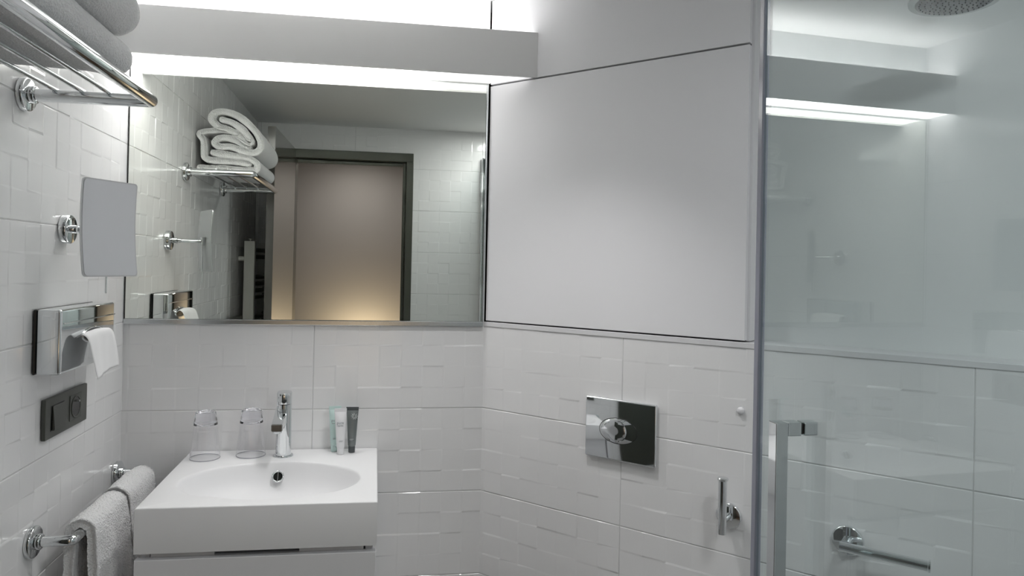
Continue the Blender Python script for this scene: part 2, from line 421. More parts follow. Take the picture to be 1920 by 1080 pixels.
# ---------------------------------------------------------------- washbasin and vanity unit
BX0, BX1, BY0, BY1, BZ = 0.188, 0.713, -0.477, -0.0025, 0.870
bas = thing('washbasin', 'white rectangular washbasin with oval bowl and deep front apron below the mirror', 'washbasin', (0.45, -0.24, 0.77))
def rect_hit(cx, cy, ang):
    dx, dy = math.cos(ang), math.sin(ang); t = 9
    for lim, c, d in ((BX1, cx, dx), (BX0, cx, dx)):
        if abs(d) > 1e-9 and (lim-c)/d > 0: t = min(t, (lim-c)/d)
    for lim, c, d in ((BY1, cy, dy), (BY0, cy, dy)):
        if abs(d) > 1e-9 and (lim-c)/d > 0: t = min(t, (lim-c)/d)
    return cx+dx*t, cy+dy*t
b = new(); cx, cy, ea, eb = 0.450, -0.290, 0.219, 0.160
angs = [2*PI*i/120 for i in range(120)] + [math.atan2(y-cy, x-cx) % (2*PI) for x in (BX0, BX1) for y in (BY0, BY1)]
angs = sorted(set(round(a, 6) for a in angs))
rows = []
br = 0.003
def ring_rect(ins, z):
    r = []
    for a in angs:
        x, y = rect_hit(cx, cy, a)
        x = min(max(x, BX0+ins), BX1-ins); y = min(max(y, BY0+ins), BY1-ins)
        r.append(b.verts.new((x, y, z)))
    return r
rows.append(ring_rect(0.02, BZ-0.100)); rows.append(ring_rect(0, BZ-0.100)); rows.append(ring_rect(0, BZ-br)); rows.append(ring_rect(br*0.3, BZ-br*0.3)); rows.append(ring_rect(br, BZ))
def gz(a, f, dz):
    w_ = max(0, min(1, -math.sin(pa(a))*1.1+0.15)); u_ = max(0, 1-f)
    g_ = -0.095*(1-math.cos(min(1, u_/0.95)*PI))/2 if f < 1 else 0
    return dz*(1-w_) + g_*w_
def ell(f, z, off=0): return [b.verts.new((cx+math.cos(math.atan2(math.sin(a)/1, math.cos(a)))*0+ (ea*f)*math.cos(pa(a)), cy+off+(eb*f)*math.sin(pa(a)), BZ+gz(a, f, z-BZ))) for a in angs]
def pa(a): return math.atan2(math.sin(a)/eb, math.cos(a)/ea)
prof = [(1.03, 0.0), (1.012, -0.0006), (0.998, -0.003), (0.985, -0.008), (0.955, -0.022), (0.91, -0.040), (0.85, -0.056), (0.76, -0.070), (0.62, -0.081), (0.45, -0.088), (0.28, -0.092), (0.12, -0.094), (0.07, -0.095)]
for f, dz in prof: rows.append(ell(f, BZ+dz, 0.02*(1-f)))
for a_, c_ in zip(rows, rows[1:]):
    n = len(a_)
    for i in range(n): b.faces.new((a_[i], a_[(i+1) % n], c_[(i+1) % n], c_[i]))
b.faces.new(rows[-1])
link('basin_body', b, BASIN, parent=bas, smooth=True, sharp=50)
# overflow
ovc = V((0.449, -0.152, 0.836)); ova = V((0, -0.86, 0.5)).normalized()
b = new(); lathe(b, [(0.0115, -0.006), (0.0155, -0.004), (0.0165, 0.001), (0.0150, 0.0035), (0.0122, 0.003), (0.0115, -0.002)], ovc, ova, 40, closed=True)
ov = link('overflow_ring', b, CHROME, parent=bas, smooth=True, label='chrome overflow ring')
b = new(); lathe(b, [(0, -0.002), (0.0117, -0.002), (0.0117, -0.004), (0, -0.004)], ovc, ova, 30); link('overflow_hole', b, BLACK, parent=ov)
b = new(); xx, yy = frame_of(ova); box(b, (-0.0013, -0.011, -0.002), (0.0013, 0.011, 0.002), ax=(V((1, 0, 0)), ova.cross(V((1, 0, 0))), ova), o=ovc); link('overflow_bar', b, CHROME, parent=ov)
b = new(); lathe(b, [(0, 0.006), (0.02, 0.006), (0.026, 0.003), (0.028, 0.0), (0, 0.0)], V((cx, cy+0.02, BZ-0.0955)), UP, 40); link('drain_plug', b, CHROME, parent=bas, smooth=True, sharp=40)

vc = thing('vanity_unit', 'white wall-hung vanity unit with drawer under the washbasin', 'cabinet', (0.45, -0.24, 0.35))
b = new(); box(b, (BX0+0.008, BY0+0.030, 0.35), (BX0+0.026, -0.002, BZ-0.101), 0.001); box(b, (BX1-0.026, BY0+0.030, 0.35), (BX1-0.008, -0.002, BZ-0.101), 0.001)
box(b, (BX0+0.027, BY0+0.048, 0.35), (BX1-0.027, -0.002, 0.368), 0.001)
box(b, (BX0+0.027, -0.30, 0.37), (BX1-0.027, -0.285, BZ-0.101))
link('body', b, LAM, parent=vc)
b = new(); box(b, (BX0+0.001, BY0+0.001, 0.345), (BX1-0.002, BY0+0.020, 0.7555), 0.0012)
dr = link('drawer_front', b, LAM, parent=vc)
b = new(); box(b, (BX0+0.03, BY0+0.0205, 0.42), (BX0+0.165, BY0+0.033, 0.7685), 0.001); box(b, (BX1-0.175, BY0+0.0205, 0.42), (BX1-0.03, BY0+0.033, 0.7685), 0.001); box(b, (BX0+0.03, BY0+0.034, 0.42), (BX1-0.03, BY0+0.046, 0.752), 0.001)
link('drawer_box', b, LAM, parent=dr)

# ---------------------------------------------------------------- faucet
FX, FY = 0.452, -0.072
fa = thing('faucet', 'chrome single-lever basin tap at the back of the washbasin', 'tap', (FX, FY, BZ))
b = new(); lathe(b, [(0, 0), (0.027, 0), (0.0275, 0.002), (0.0265, 0.004), (0.0215, 0.0045), (0, 0.0045)], (FX, FY, BZ), UP, 48); link('base_ring', b, CHROME, parent=fa, smooth=True, sharp=40)
b = new(); lathe(b, [(0, 0.0046), (0.0215, 0.0046), (0.0212, 0.02), (0.0208, 0.146), (0, 0.146)], (FX, FY, BZ), UP, 56); link('tap_body', b, CHROME, parent=fa, smooth=True, sharp=40)
b = new(); lathe(b, [(0, 0.1475), (0.0205, 0.1475), (0.0208, 0.149), (0.0208, 0.170), (0.0208, 0.1765), (0.0198, 0.1795), (0.016, 0.1805), (0, 0.181)], (FX, FY, BZ), UP, 56)
for v in b.verts:
    if v.co.z > BZ+0.165: v.co.z += (v.co.y-FY)*0.12
hl = link('lever_cap', b, CHROME, parent=fa, smooth=True, sharp=40)
b = new(); tube(b, [(FX+0.004, FY-0.018, BZ+0.158), (FX+0.003, FY-0.024, BZ+0.157)], 0.0045, 16); link('temperature_mark', b, BLACK, parent=hl, smooth=True, sharp=40, label='dark mark')
b = new(); hw = 0.0145
sp = [(FY-0.004, BZ+0.138, BZ+0.094), (FY-0.026, BZ+0.134, BZ+0.100), (FY-0.070, BZ+0.122, BZ+0.097), (FY-0.106, BZ+0.1115, BZ+0.092)]
sx = FX-0.004
R_ = []
for i, (yy_, zt_, zb_) in enumerate(sp):
    w_ = 0.0175 if i == 0 else (0.0165 if i == 1 else hw)
    R_.append([b.verts.new((sx+a_*w_ - 0.0006*i, yy_, z_)) for a_, z_ in ((-1, zb_), (1, zb_), (1, zt_), (-1, zt_))])
for a_, c_ in zip(R_, R_[1:]):
    for i in range(4): b.faces.new((a_[i], a_[(i+1) % 4], c_[(i+1) % 4], c_[i]))
b.faces.new(R_[0]); b.faces.new(R_[-1])
bmesh.ops.bevel(b, geom=[e for e in b.edges], offset=0.0018, segments=3, affect='EDGES')
spo = link('spout', b, CHROME, parent=fa, smooth=True, sharp=22)
b = new(); lathe(b, [(0, 0), (0.0115, 0), (0.0115, -0.006), (0.0105, -0.008), (0, -0.0085)], (sx-0.002, FY-0.091, BZ+0.0935), UP, 32); link('aerator', b, DCHROME, parent=spo, smooth=True, sharp=40)

# ---------------------------------------------------------------- tumblers (upside down)
def tumbler(x, y, label):
    t = thing('glass_tumbler', label, 'glass', (x, y, BZ), 'upturned glasses on the washbasin')
    H = 0.128; r0, r1 = 0.0400, 0.0285; o = V((x, y, BZ+0.0004))
    b = new(); lathe(b, [(r0-0.0014, 0.0), (r0-0.0022, 0.02), (r1+0.0012, 0.092), (r1+0.0030, 0.092), (r0-0.001, 0.02), (r0, 0.0)], o, UP, 56, closed=True)
    link('glass_wall', b, THING, parent=t, smooth=True, sharp=50)
    b = new(); lathe(b, [(0, 0.0955), (r1-0.010, 0.0965), (r1-0.002, 0.0935), (r1+0.0005, 0.0925), (r1+0.0028, 0.0925), (r1+0.0012, 0.103), (r1-0.0003, 0.111), (r1-0.0010, 0.118), (r1-0.001, H-0.003), (r1-0.003, H), (r1-0.008, H-0.0005), (r1-0.011, H-0.0035), (0, H-0.0035)], o, UP, 56)
    link('glass_base', b, TUMB, parent=t, smooth=True, sharp=50, label='thick clear glass base')
    b = new(); tube(b, [o + V((r0*0.985*math.cos(a), r0*0.985*math.sin(a), 0.0012)) for a in [2*PI*k/64 for k in range(65)]], 0.0010, 8, caps=False); bmesh.ops.remove_doubles(b, verts=b.verts[:], dist=1e-5)
    link('rim', b, RIMG, parent=t, smooth=True)
    return t
tumbler(0.244, -0.080, 'clear upturned glass on the washbasin, nearest the left wall')
tumbler(0.362, -0.058, 'clear upturned glass on the washbasin, just left of the tap')

# ---------------------------------------------------------------- toiletry tubes
def text_mesh(name, s, size, o, xa, ya, m_, parent, label=None):
    c = D.curves.new(name, 'FONT'); c.body = s; c.size = size; c.extrude = 0.0001; c.align_x = 'CENTER'; c.resolution_u = 3
    ob = D.objects.new('tmp', c); COL.objects.link(ob)
    dg = bpy.context.evaluated_depsgraph_get(); me = D.meshes.new_from_object(ob.evaluated_get(dg))
    D.objects.remove(ob)
    za = xa.cross(ya); base = V(parent['_base'])
    for v in me.vertices: v.co = o + xa*v.co.x + ya*v.co.y + za*v.co.z - base
    me.name = name; me.materials.append(m_)
    t = D.objects.new(name, me); COL.objects.link(t); t.parent = parent
    if label: t['label'] = label
    return t
def toiletry(x, y, m_, mcap, label, H=0.130, rot=0.0, flat_m=None, lean=0.0, ink=INKG, words=(('pure', 0.0105, 0.087), ('herbs', 0.0075, 0.080)), flower=None):
    t = thing('toiletry_tube', label, 'tube', (x, y, BZ), 'toiletry tubes on the washbasin')
    xa = V((math.cos(rot), math.sin(rot), 0)); ya = V((-math.sin(rot), math.cos(rot), 0)); o = V((x, y, BZ+0.0003))
    def ring(bm, z, a, c, n=40):
        return [bm.verts.new(o + xa*(a*math.cos(2*PI*j/n)+lean*z) + ya*(c*math.sin(2*PI*j/n)) + UP*z) for j in range(n)]
    def loft(bm, L):
        R = [ring(bm, *l) for l in L]
        for p, q in zip(R, R[1:]):
            for j in range(len(p)): bm.faces.new((p[j], p[(j+1) % len(p)], q[(j+1) % len(p)], q[j]))
        bm.faces.new(R[0]); bm.faces.new(R[-1])
    b = new(); loft(b, [(0, 0.0088, 0.0088), (0.001, 0.0095, 0.0095), (0.017, 0.0098, 0.0098), (0.018, 0.0094, 0.0094)]); link('cap', b, mcap, parent=t, smooth=True, sharp=40)
    b = new(); loft(b, [(0.0182, 0.0096, 0.0096), (0.021, 0.0112, 0.0110), (0.05, 0.0128, 0.0103), (0.09, 0.0150, 0.0062), (H-0.012, 0.0170, 0.0022), (H-0.010, 0.0172, 0.0010)]); body = link('tube_body', b, m_, parent=t, smooth=True, sharp=40)
    b = new(); loft(b, [(H-0.0099, 0.0172, 0.0011), (H, 0.0177, 0.0010)]); link('crimped_end', b, flat_m or m_, parent=t)
    for s, sz, z in words:
        f = (z-0.05)/0.04; yy_ = 0.0103+(0.0062-0.0103)*max(0, min(1, f)) + 0.0004
        if z < 0.05: yy_ = 0.0112
        tilt = (V((0, 0, 1)) + ya*0.10).normalized()
        text_mesh('printed_word', s, sz, o + xa*(lean*z-0.001) - ya*(yy_) + UP*z, xa, tilt, ink, body)
    b = new(); box(b, (-0.006, -0.0112, 0.0395), (0.006, -0.0108, 0.0402), ax=(xa, ya, UP), o=o); box(b, (-0.006, -0.0113, 0.0370), (0.003, -0.0109, 0.0376), ax=(xa, ya, UP), o=o)
    link('printed_line', b, ink, parent=body)
    if flower:
        b = new(); fc = o + xa*0.006 - ya*0.0040 + UP*0.104
        for k in range(9):
            a = PI*0.55 + k*PI*0.21; d = xa*math.cos(a) + (UP+ya*0.10)*math.sin(a); pn = d.cross(ya).normalized()
            q = [fc + d*0.002, fc + d*0.006 + pn*0.0012, fc + d*0.0105, fc + d*0.006 - pn*0.0012]
            q1 = [b.verts.new(p - ya*0.0012) for p in q]; q2 = [b.verts.new(p + ya*0.001) for p in q]
            b.faces.new(q1); b.faces.new(q2)
            for i in range(4): b.faces.new((q1[i], q1[(i+1) % 4], q2[(i+1) % 4], q2[i]))
        link('flower_print', b, flower, parent=body, label='pale flower motif')
    return t
toiletry(0.590, -0.033, AQUA, AQUA, 'pale aqua toiletry tube standing behind the white one on the washbasin', rot=0.15, lean=0.0)
toiletry(0.6095, -0.066, WTUBE, WTUBE, 'white toiletry tube standing between the aqua and the dark grey tubes', rot=0.1, lean=-0.02)
toiletry(0.640, -0.047, GTUBE, GCAP, 'dark grey toiletry tube with pale flower, rightmost on the washbasin', rot=-0.05, flat_m=GCAP, ink=INKD, words=(), flower=INKD)

# ---------------------------------------------------------------- left wall: towel rack
RZ = 1.735
rk = thing('towel_rack', 'chrome towel shelf with thin rods high on the left wall', 'towel rack', (0, -0.9, RZ))
RY0, RY1, RXF = -0.600, -1.222, 0.240
for i, yy_ in enumerate((RY0, RY1)):
    b = new(); rosette(b, (0.0006, yy_, RZ), X, 0.033, 0.012); rosette(b, (0.0126, yy_, RZ), X, 0.0175, 0.012, 0.001); link('wall_plate', b, CHROME, parent=rk, smooth=True, sharp=35)
b = new(); tube(b, arcpath((0.0246, RY0, RZ), (RXF, RY0, RZ), (RXF, RY0-0.1, RZ), 0.006, 3)[:-1] + arcpath((RXF, RY1+0.1, RZ), (RXF, RY1, RZ), (0.0246, RY1, RZ), 0.006, 3)[1:], 0.0128, 28)
link('frame_tube', b, CHROME, parent=rk, smooth=True, sharp=50)
for xx_ in (0.060, 0.110, 0.160):
    b = new(); tube(b, [(xx_, RY0+0.004, RZ+0.012), (xx_, RY1-0.004, RZ+0.012)], 0.0045, 16); link('rod', b, CHROME, parent=rk, smooth=True, sharp=50)

# folded bath towels on the rack
DZT = -0.0115
PA = [(0.099, 1.969), (0.136, 1.959), (0.173, 1.936), (0.200, 1.905), (0.2075, 1.886), (0.190, 1.889), (0.162, 1.911), (0.121, 1.933), (0.085, 1.944), (0.060, 1.968), (0.072, 1.994), (0.109, 2.0), (0.157, 1.985), (0.205, 1.949), (0.238, 1.904), (0.243, 1.866), (0.22, 1.846), (0.175, 1.853), (0.13, 1.866), (0.094, 1.864), (0.073, 1.877), (0.085, 1.895), (0.115, 1.900), (0.155, 1.890), (0.195, 1.870)]
PB = [(0.150, 1.922), (0.110, 1.930), (0.070, 1.925), (0.018, 1.913), (0.030, 1.886), (0.033, 1.853), (0.036, 1.822), (0.058, 1.812), (0.113, 1.809), (0.165, 1.807), (0.200, 1.803)]
PCc = [(0.068, 1.840), (0.113, 1.834), (0.168, 1.829), (0.209, 1.820), (0.232, 1.802), (0.228, 1.780), (0.198, 1.777), (0.160, 1.779), (0.095, 1.781), (0.021, 1.781)]
def wobble(amp, f, seed, fine=0.0009):
    def w(q, n):
        a = noise.noise(V((q.x*f, q.y*f*0.6, q.z*f))+V((seed, 0, 0)))*amp + noise.noise(q*160)*fine
        return q + n*a
    return w
for path, half, lab, sd, ye in ((PA, 0.0135, 'white rolled bath towel topmost of the stack on the towel shelf', 3.1, -1.13), (PB, 0.0125, 'white folded bath towel in the middle of the stack on the towel shelf', 8.2, -1.10), (PCc, 0.0125, 'white folded bath towel lowest of the stack, lying on the chrome rods', 5.7, -1.11)):
    b = new(); path = [(x_, z_+DZT) for x_, z_ in path]
    ribbon(b, path, half, -0.735, ye, 46, wobble(0.0035, 14, sd), k=5)
    tag(link('bath_towel', b, TERRY, smooth=True, loc=(0.13, -0.93, RZ+0.016)), lab, 'towel', 'white bath towels on the towel shelf')

# ---------------------------------------------------------------- shaving mirror
AZ = 1.478
sm = thing('shaving_mirror', 'square swivelling shaving mirror on a chrome arm on the left wall', 'shaving mirror', (0, -0.40, AZ))
b = new(); rosette(b, (0.0006, -0.40, AZ), X, 0.0325, 0.016); link('wall_plate', b, CHROME, parent=sm, smooth=True, sharp=35)
b = new(); tube(b, [(0.0166, -0.40, AZ), (0.034, -0.402, AZ)], 0.0095, 20); tube(b, [(0.034, -0.402, AZ), (0.044, -0.405, AZ)], 0.007, 20); link('knuckle', b, CHROME, parent=sm, smooth=True, sharp=50)
b = new(); tube(b, [(0.044, -0.405, AZ), (0.100, -0.438, AZ)], 0.0055, 16); tube(b, [(0.106, -0.442, AZ+0.014), (0.106, -0.442, AZ-0.014)], 0.0075, 16); tube(b, [(0.106, -0.442, AZ), (0.1125, -0.446, AZ)], 0.005, 12)
link('arm', b, CHROME, parent=sm, smooth=True, sharp=50)
b = new(); tube(b, [(0.106, -0.442, AZ-0.014), (0.106, -0.442, 1.337)], 0.0024, 12); link('pivot_rod', b, CHROME, parent=sm, smooth=True, sharp=50)
p1 = V((0.074, -0.512, 0)); p2 = V((0.143, -0.386, 0)); uu = (p2-p1).normalized(); nn = V((uu.y, -uu.x, 0)).normalized()
if nn.x < 0: nn = -nn
LW = (p2-p1).length; z0_, z1_ = 1.374, 1.586
def plate(bm, off0, off1, ins):
    rr = 0.008
    def ticks(L, n):
        c = [0, rr*0.12, rr*0.3, rr*0.6, rr]; mid = [rr + (L-2*rr)*k/n for k in range(1, n)]
        return c + mid + [L-x for x in reversed(c)]
    Lu = LW-2*ins; Lv = z1_-z0_-2*ins; TU = ticks(Lu, 6); TV = ticks(Lv, 12); nu, nv = len(TU)-1, len(TV)-1; Gs = []
    for off in (off0, off1):
        g_ = []
        for v0 in TV:
            row = []
            for u0 in TU:
                u_, v_ = u0, v0
                cu = rr if u_ < rr else (Lu-rr if u_ > Lu-rr else None); cv = rr if v_ < rr else (Lv-rr if v_ > Lv-rr else None)
                if cu is not None and cv is not None:
                    d_ = math.hypot(u_-cu, v_-cv)
                    if d_ > 1e-9:
                        k_ = max(abs(u_-cu), abs(v_-cv))/d_; u_ = cu+(u_-cu)*k_; v_ = cv+(v_-cv)*k_
                t_ = v_/Lv
                bow = 0.007*(1-(2*t_-1)**2); sh_ = 0.006*(1-t_)
                row.append(bm.verts.new(p1 + uu*(u_+ins+sh_) + nn*(off-bow+0.006) + UP*(z0_+ins+v_)))
            g_.append(row)
        Gs.append(g_)
    for g_ in Gs:
        for j in range(nv):
            for i in range(nu): bm.faces.new((g_[j][i], g_[j][i+1], g_[j+1][i+1], g_[j+1][i]))
    A_, B_ = Gs
    per = [(0, i) for i in range(nu)] + [(j, nu) for j in range(nv)] + [(nv, nu-i) for i in range(nu)] + [(nv-j, 0) for j in range(nv)]
    for (a0, a1), (c0, c1) in zip(per, per[1:]+per[:1]):
        bm.faces.new((A_[a0][a1], A_[c0][c1], B_[c0][c1], B_[a0][a1]))
b = new(); plate(b, 0.0, 0.0035, 0.0)
link('mirror_plate', b, STEEL, parent=sm, smooth=True, sharp=40)
b = new(); plate(b, 0.0036, 0.0042, 0.003); link('mirror_face', b, SHAVE, parent=sm, smooth=True, sharp=40, label='curved grey mirror face')

# ---------------------------------------------------------------- tissue dispenser
td = thing('tissue_dispenser', 'chrome box tissue dispenser on the left wall above the socket', 'tissue box', (0, -0.39, 1.17))
TY0, TY1, TZ0, TZ1, TX = -0.538, -0.238, 1.170, 1.306, 0.056
b = new(); box(b, (0.0006, TY0, TZ0), (0.007, TY1, TZ1), 0.003); link('back_plate', b, BLACK, parent=td, label='black rear edge')
b = new(); box(b, (0.0072, TY0, TZ0), (TX, TY1, TZ1), 0.006, seg=4)
link('cover', b, CHROME, parent=td, smooth=True, sharp=40)
b = new(); box(b, (TX+0.0002, TY0+0.010, TZ1-0.031), (TX+0.0028, TY1-0.003, TZ1-0.0285), 0.0008); link('lid_lip', b, CHROME, parent=td)
oc = V((TX, -0.372, 1.240))
b = new()
for k in range(2): pass
pts = [oc + Y*(0.058*math.cos(a)) + UP*(0.016*math.sin(a)) + X*0.001 for a in [2*PI*i/40 for i in range(41)]]
tube(b, pts, 0.0022, 8, caps=False); bmesh.ops.remove_doubles(b, verts=b.verts[:], dist=1e-5)
link('slot_rim', b, CHROME, parent=td, smooth=True)
b = new(); f1 = [b.verts.new(oc + Y*(0.057*math.cos(a)) + UP*(0.0155*math.sin(a)) + X*0.0003) for a in [2*PI*i/40 for i in range(40)]]; f2 = [b.verts.new(v.co + X*0.0006) for v in f1]; b.faces.new(f1); b.faces.new(f2)
for i in range(40): b.faces.new((f1[i], f1[(i+1) % 40], f2[(i+1) % 40], f2[i]))
link('slot', b, BLACK, parent=td)
# the tissue
b = new(); nu, nv = 14, 22; G1 = []
path = catmull([V((0.0575, 0, 1.246)), V((0.068, 0, 1.2535)), V((0.080, 0, 1.246)), V((0.087, 0, 1.225)), V((0.094, 0, 1.195)), V((0.101, 0, 1.160))], 5)
nv = len(path)-1
for j, p in enumerate(path):
    row = []; t_ = j/nv
    yl = -0.468 - 0.010*t_; yr = -0.312 - 0.006*t_
    for i in range(nu+1):
        s_ = i/nu
        fold = 0.007*math.cos(s_*PI*1.2+0.4)*(0.25+t_*0.9) + 0.0012*math.sin(s_*17+t_*5)
        zz = -0.006*abs(2*s_-1)**2*(1-t_)
        row.append(b.verts.new((max(p.x + fold*(0.3+0.7*t_), 0.0585), yl+(yr-yl)*s_, p.z + zz - 0.008*t_*(1-s_))))
    G1.append(row)
for j in range(nv):
    for i in range(nu): b.faces.new((G1[j][i], G1[j][i+1], G1[j+1][i+1], G1[j+1][i]))
o = link('tissue', b, PAPER, smooth=True, loc=(TX, -0.38, 1.17)); md = o.modifiers.new('thickness', 'SOLIDIFY'); md.thickness = 0.0006
tag(o, 'white paper tissue hanging out of the chrome dispenser', 'tissue')

# ---------------------------------------------------------------- switch and socket
ps = thing('power_outlet', 'dark grey double frame with light switch and round socket on the left wall', 'socket', (0, -0.38, 1.02))
SY0, SY1, SZ0, SZ1 = -0.490, -0.272, 1.022, 1.110
b = new(); box(b, (0.0006, SY0, SZ0), (0.010, SY1, SZ1), 0.002); link('frame', b, ANTH, parent=ps, smooth=True, sharp=30)
b = new(); box(b, (0.0102, -0.466, 1.037), (0.0108, -0.402, 1.093)); link('switch_recess', b, BLACK, parent=ps)
b = new(); 
yA, yB, zA, zB = -0.461, -0.404, 1.038, 1.091
q = [(0.0109, yA, zA), (0.0109, yB, zA), (0.0109, yB, zB), (0.0109, yA, zB)]; q2 = [(0.0165, yA, zA), (0.0165, yB, zA), (0.0125, yB, zB), (0.0125, yA, zB)]
v1 = [b.verts.new(p) for p in q]; v2 = [b.verts.new(p) for p in q2]; b.faces.new(v1); b.faces.new(v2)
for i in range(4): b.faces.new((v1[i], v1[(i+1) % 4], v2[(i+1) % 4], v2[i]))
bmesh.ops.bevel(b, geom=b.edges[:], offset=0.0012, segments=2, affect='EDGES'); link('switch_rocker', b, ANTH, parent=ps, smooth=True, sharp=30)
b = new(); box(b, (0.0101, -0.372, 1.038), (0.0116, -0.310, 1.096), 0.0007); so = link('socket_plate', b, ANTH, parent=ps)
b = new(); lathe(b, [(0.0235, 0), (0.0255, 0.0008), (0.0255, 0.0016), (0.022, 0.0010)], V((0.0116, -0.341, 1.067)), X, 40, closed=True); link('socket_ring', b, ANTH, parent=so, smooth=True)
b = new(); lathe(b, [(0, 0.0002), (0.0233, 0.0002), (0.0233, 0.0006), (0, 0.0006)], V((0.0116, -0.341, 1.067)), X, 40); link('socket_well', b, BLACK, parent=so)
b = new(); tube(b, [(0.0124, -0.345, 1.081), (0.0215, -0.345, 1.081)], 0.0024, 12); link('earth_pin', b, CHROME, parent=so, smooth=True, sharp=40)

# ---------------------------------------------------------------- towel bar with hand towels
TBZ, TBX = 0.822, 0.082
tb = thing('towel_bar', 'chrome towel bar on the left wall beside the washbasin', 'towel bar', (0, -0.28, TBZ))
BY_0, BY_1 = -0.035, -0.521
for yy_ in (BY_0, BY_1):
    b = new(); rosette(b, (0.0006, yy_, TBZ), X, 0.0325, 0.011); rosette(b, (0.0118, yy_, TBZ), X, 0.016, 0.010, 0.001); link('wall_plate', b, CHROME, parent=tb, smooth=True, sharp=35)
b = new(); tube(b, arcpath((0.022, BY_0, TBZ), (TBX, BY_0, TBZ), (TBX, BY_0-0.1, TBZ), 0.008, 3)[:-1] + arcpath((TBX, BY_1+0.1, TBZ), (TBX, BY_1, TBZ), (0.022, BY_1, TBZ), 0.008, 3)[1:], 0.0105, 24)
link('bar', b, CHROME, parent=tb, smooth=True, sharp=50)
def drape(y0, y1, half, grow, seed, zb, label):
    r = 0.0105 + half + 0.0012
    path = [(TBX-r-0.004, zb+0.05), (TBX-r-0.002, 0.62), (TBX-r, 0.74), (TBX-r, TBZ)]
    for a in (0.75, 0.5, 0.25): path.append((TBX+r*math.cos(PI*a), TBZ+r*math.sin(PI*a)))
    path += [(TBX+r, TBZ), (TBX+r+0.006, 0.76), (TBX+r+grow*0.6, 0.66), (TBX+r+grow, zb)]
    def w(q, n):
        k_ = max(0, TBZ-q.z); fr = 1 if q.x > TBX else 0.2
        q = V(q); q.x += fr*(0.012*math.sin((q.y*46)+seed)*min(1, k_*5) + 0.006*math.sin(q.y*95+seed*2)*min(1, k_*4)); q.y += (q.y-(y0+y1)/2)*(0.0)
        if q.x < 0.006: q.x = 0.006
        return q + n*(noise.noise(q*26+V((seed, 0, 0)))*0.003 + noise.noise(q*210)*0.0018)
    b = new(); ribbon(b, path, half, y0, y1, 100, w, k=14)
    tag(link('hand_towel', b, TERRY, smooth=True, loc=(TBX, (y0+y1)/2, zb)), label, 'towel', 'white hand towels over the towel bar')
drape(-0.486, -0.285, 0.0100, 0.018, 1.3, 0.50, 'white hand towel hanging over the towel bar, nearer the room')
drape(-0.281, -0.080, 0.0115, 0.030, 4.0, 0.48, 'white hand towel hanging over the towel bar, partly behind the washbasin corner')

# ---------------------------------------------------------------- diagonal wall fittings
fp = thing('flush_plate', 'chrome toilet flush plate with oval double button on the diagonal wall', 'flush plate', PC(0.457, 0, 0.90))
b = new(); cbox(b, (0.3565, 0.0006, 0.908), (0.558, 0.0125, 1.069), 0.004, seg=4); link('plate', b, CHROME, parent=fp, smooth=True, sharp=40)
fo = PC(0.4535, 0.0125, 0.9875)
def ell_button(bm, a0, a1, ra, rb, h, cut=None):
    pass
b = new(); pts = [fo + TC*(0.0535*math.cos(a)) + UP*(0.0335*math.sin(a)) + NC*0.0004 for a in [2*PI*i/60 for i in range(61)]]
tube(b, pts, 0.0010, 8, caps=False); bmesh.ops.remove_doubles(b, verts=b.verts[:], dist=1e-5); link('button_gap', b, BLACK, parent=fp, smooth=True)
def dome(bm, pts2, h, hc, inner):
    n = len(pts2); cxy = (sum(p[0] for p in pts2)/n, sum(p[1] for p in pts2)/n); R = []
    for f, hh in ((1.0, 0.0), (1.0, h*0.6), (0.97, h), (inner, hc), (inner*0.5, hc*0.98 + h*0.0)):
        R.append([bm.verts.new(fo + TC*(cxy[0]+(p[0]-cxy[0])*f) + UP*(cxy[1]+(p[1]-cxy[1])*f) + NC*hh) for p in pts2])
    for p, q in zip(R, R[1:]):
        for j in range(n): bm.faces.new((p[j], p[(j+1) % n], q[(j+1) % n], q[j]))
    bm.faces.new(R[0]); bm.faces.new(R[-1])
big = []; RA, RB = 0.0525, 0.0325; xs = 0.000
for i in range(25): a = PI/2 + PI*i/24; big.append((RA*math.cos(a), RB*math.sin(a)))
for i in range(1, 24): a = -PI/2 + PI*i/24; big.append((0.024*math.cos(a), (RB-0.006)*math.sin(a)))
b = new(); dome(b, big, 0.003, 0.0055, 0.7); link('large_button', b, CHROME, parent=fp, smooth=True, sharp=35)
sml = []
for i in range(31): a = -PI/2 + PI*i/30; sml.append((RA*math.cos(a)+0.001, RB*math.sin(a)))
for i in range(31): a = PI/2 - PI*i/30; sml.append((0.0255*math.cos(a)+0.001, (RB-0.005)*math.sin(a)))
b = new(); n = len(sml); L1 = [b.verts.new(fo + TC*p[0] + UP*p[1]) for p in sml]; L2 = [b.verts.new(fo + TC*p[0] + UP*p[1] + NC*(0.0048 if i > 30 else 0.0018)) for i, p in enumerate(sml)]
for i in range(n): b.faces.new((L1[i], L1[(i+1) % n], L2[(i+1) % n], L2[i]))
for i in range(30): b.faces.new((L2[i], L2[i+1], L2[60-i], L2[61-i])); b.faces.new((L1[i], L1[i+1], L1[60-i], L1[61-i]))
link('small_button', b, CHROME, parent=fp, smooth=True, sharp=35)

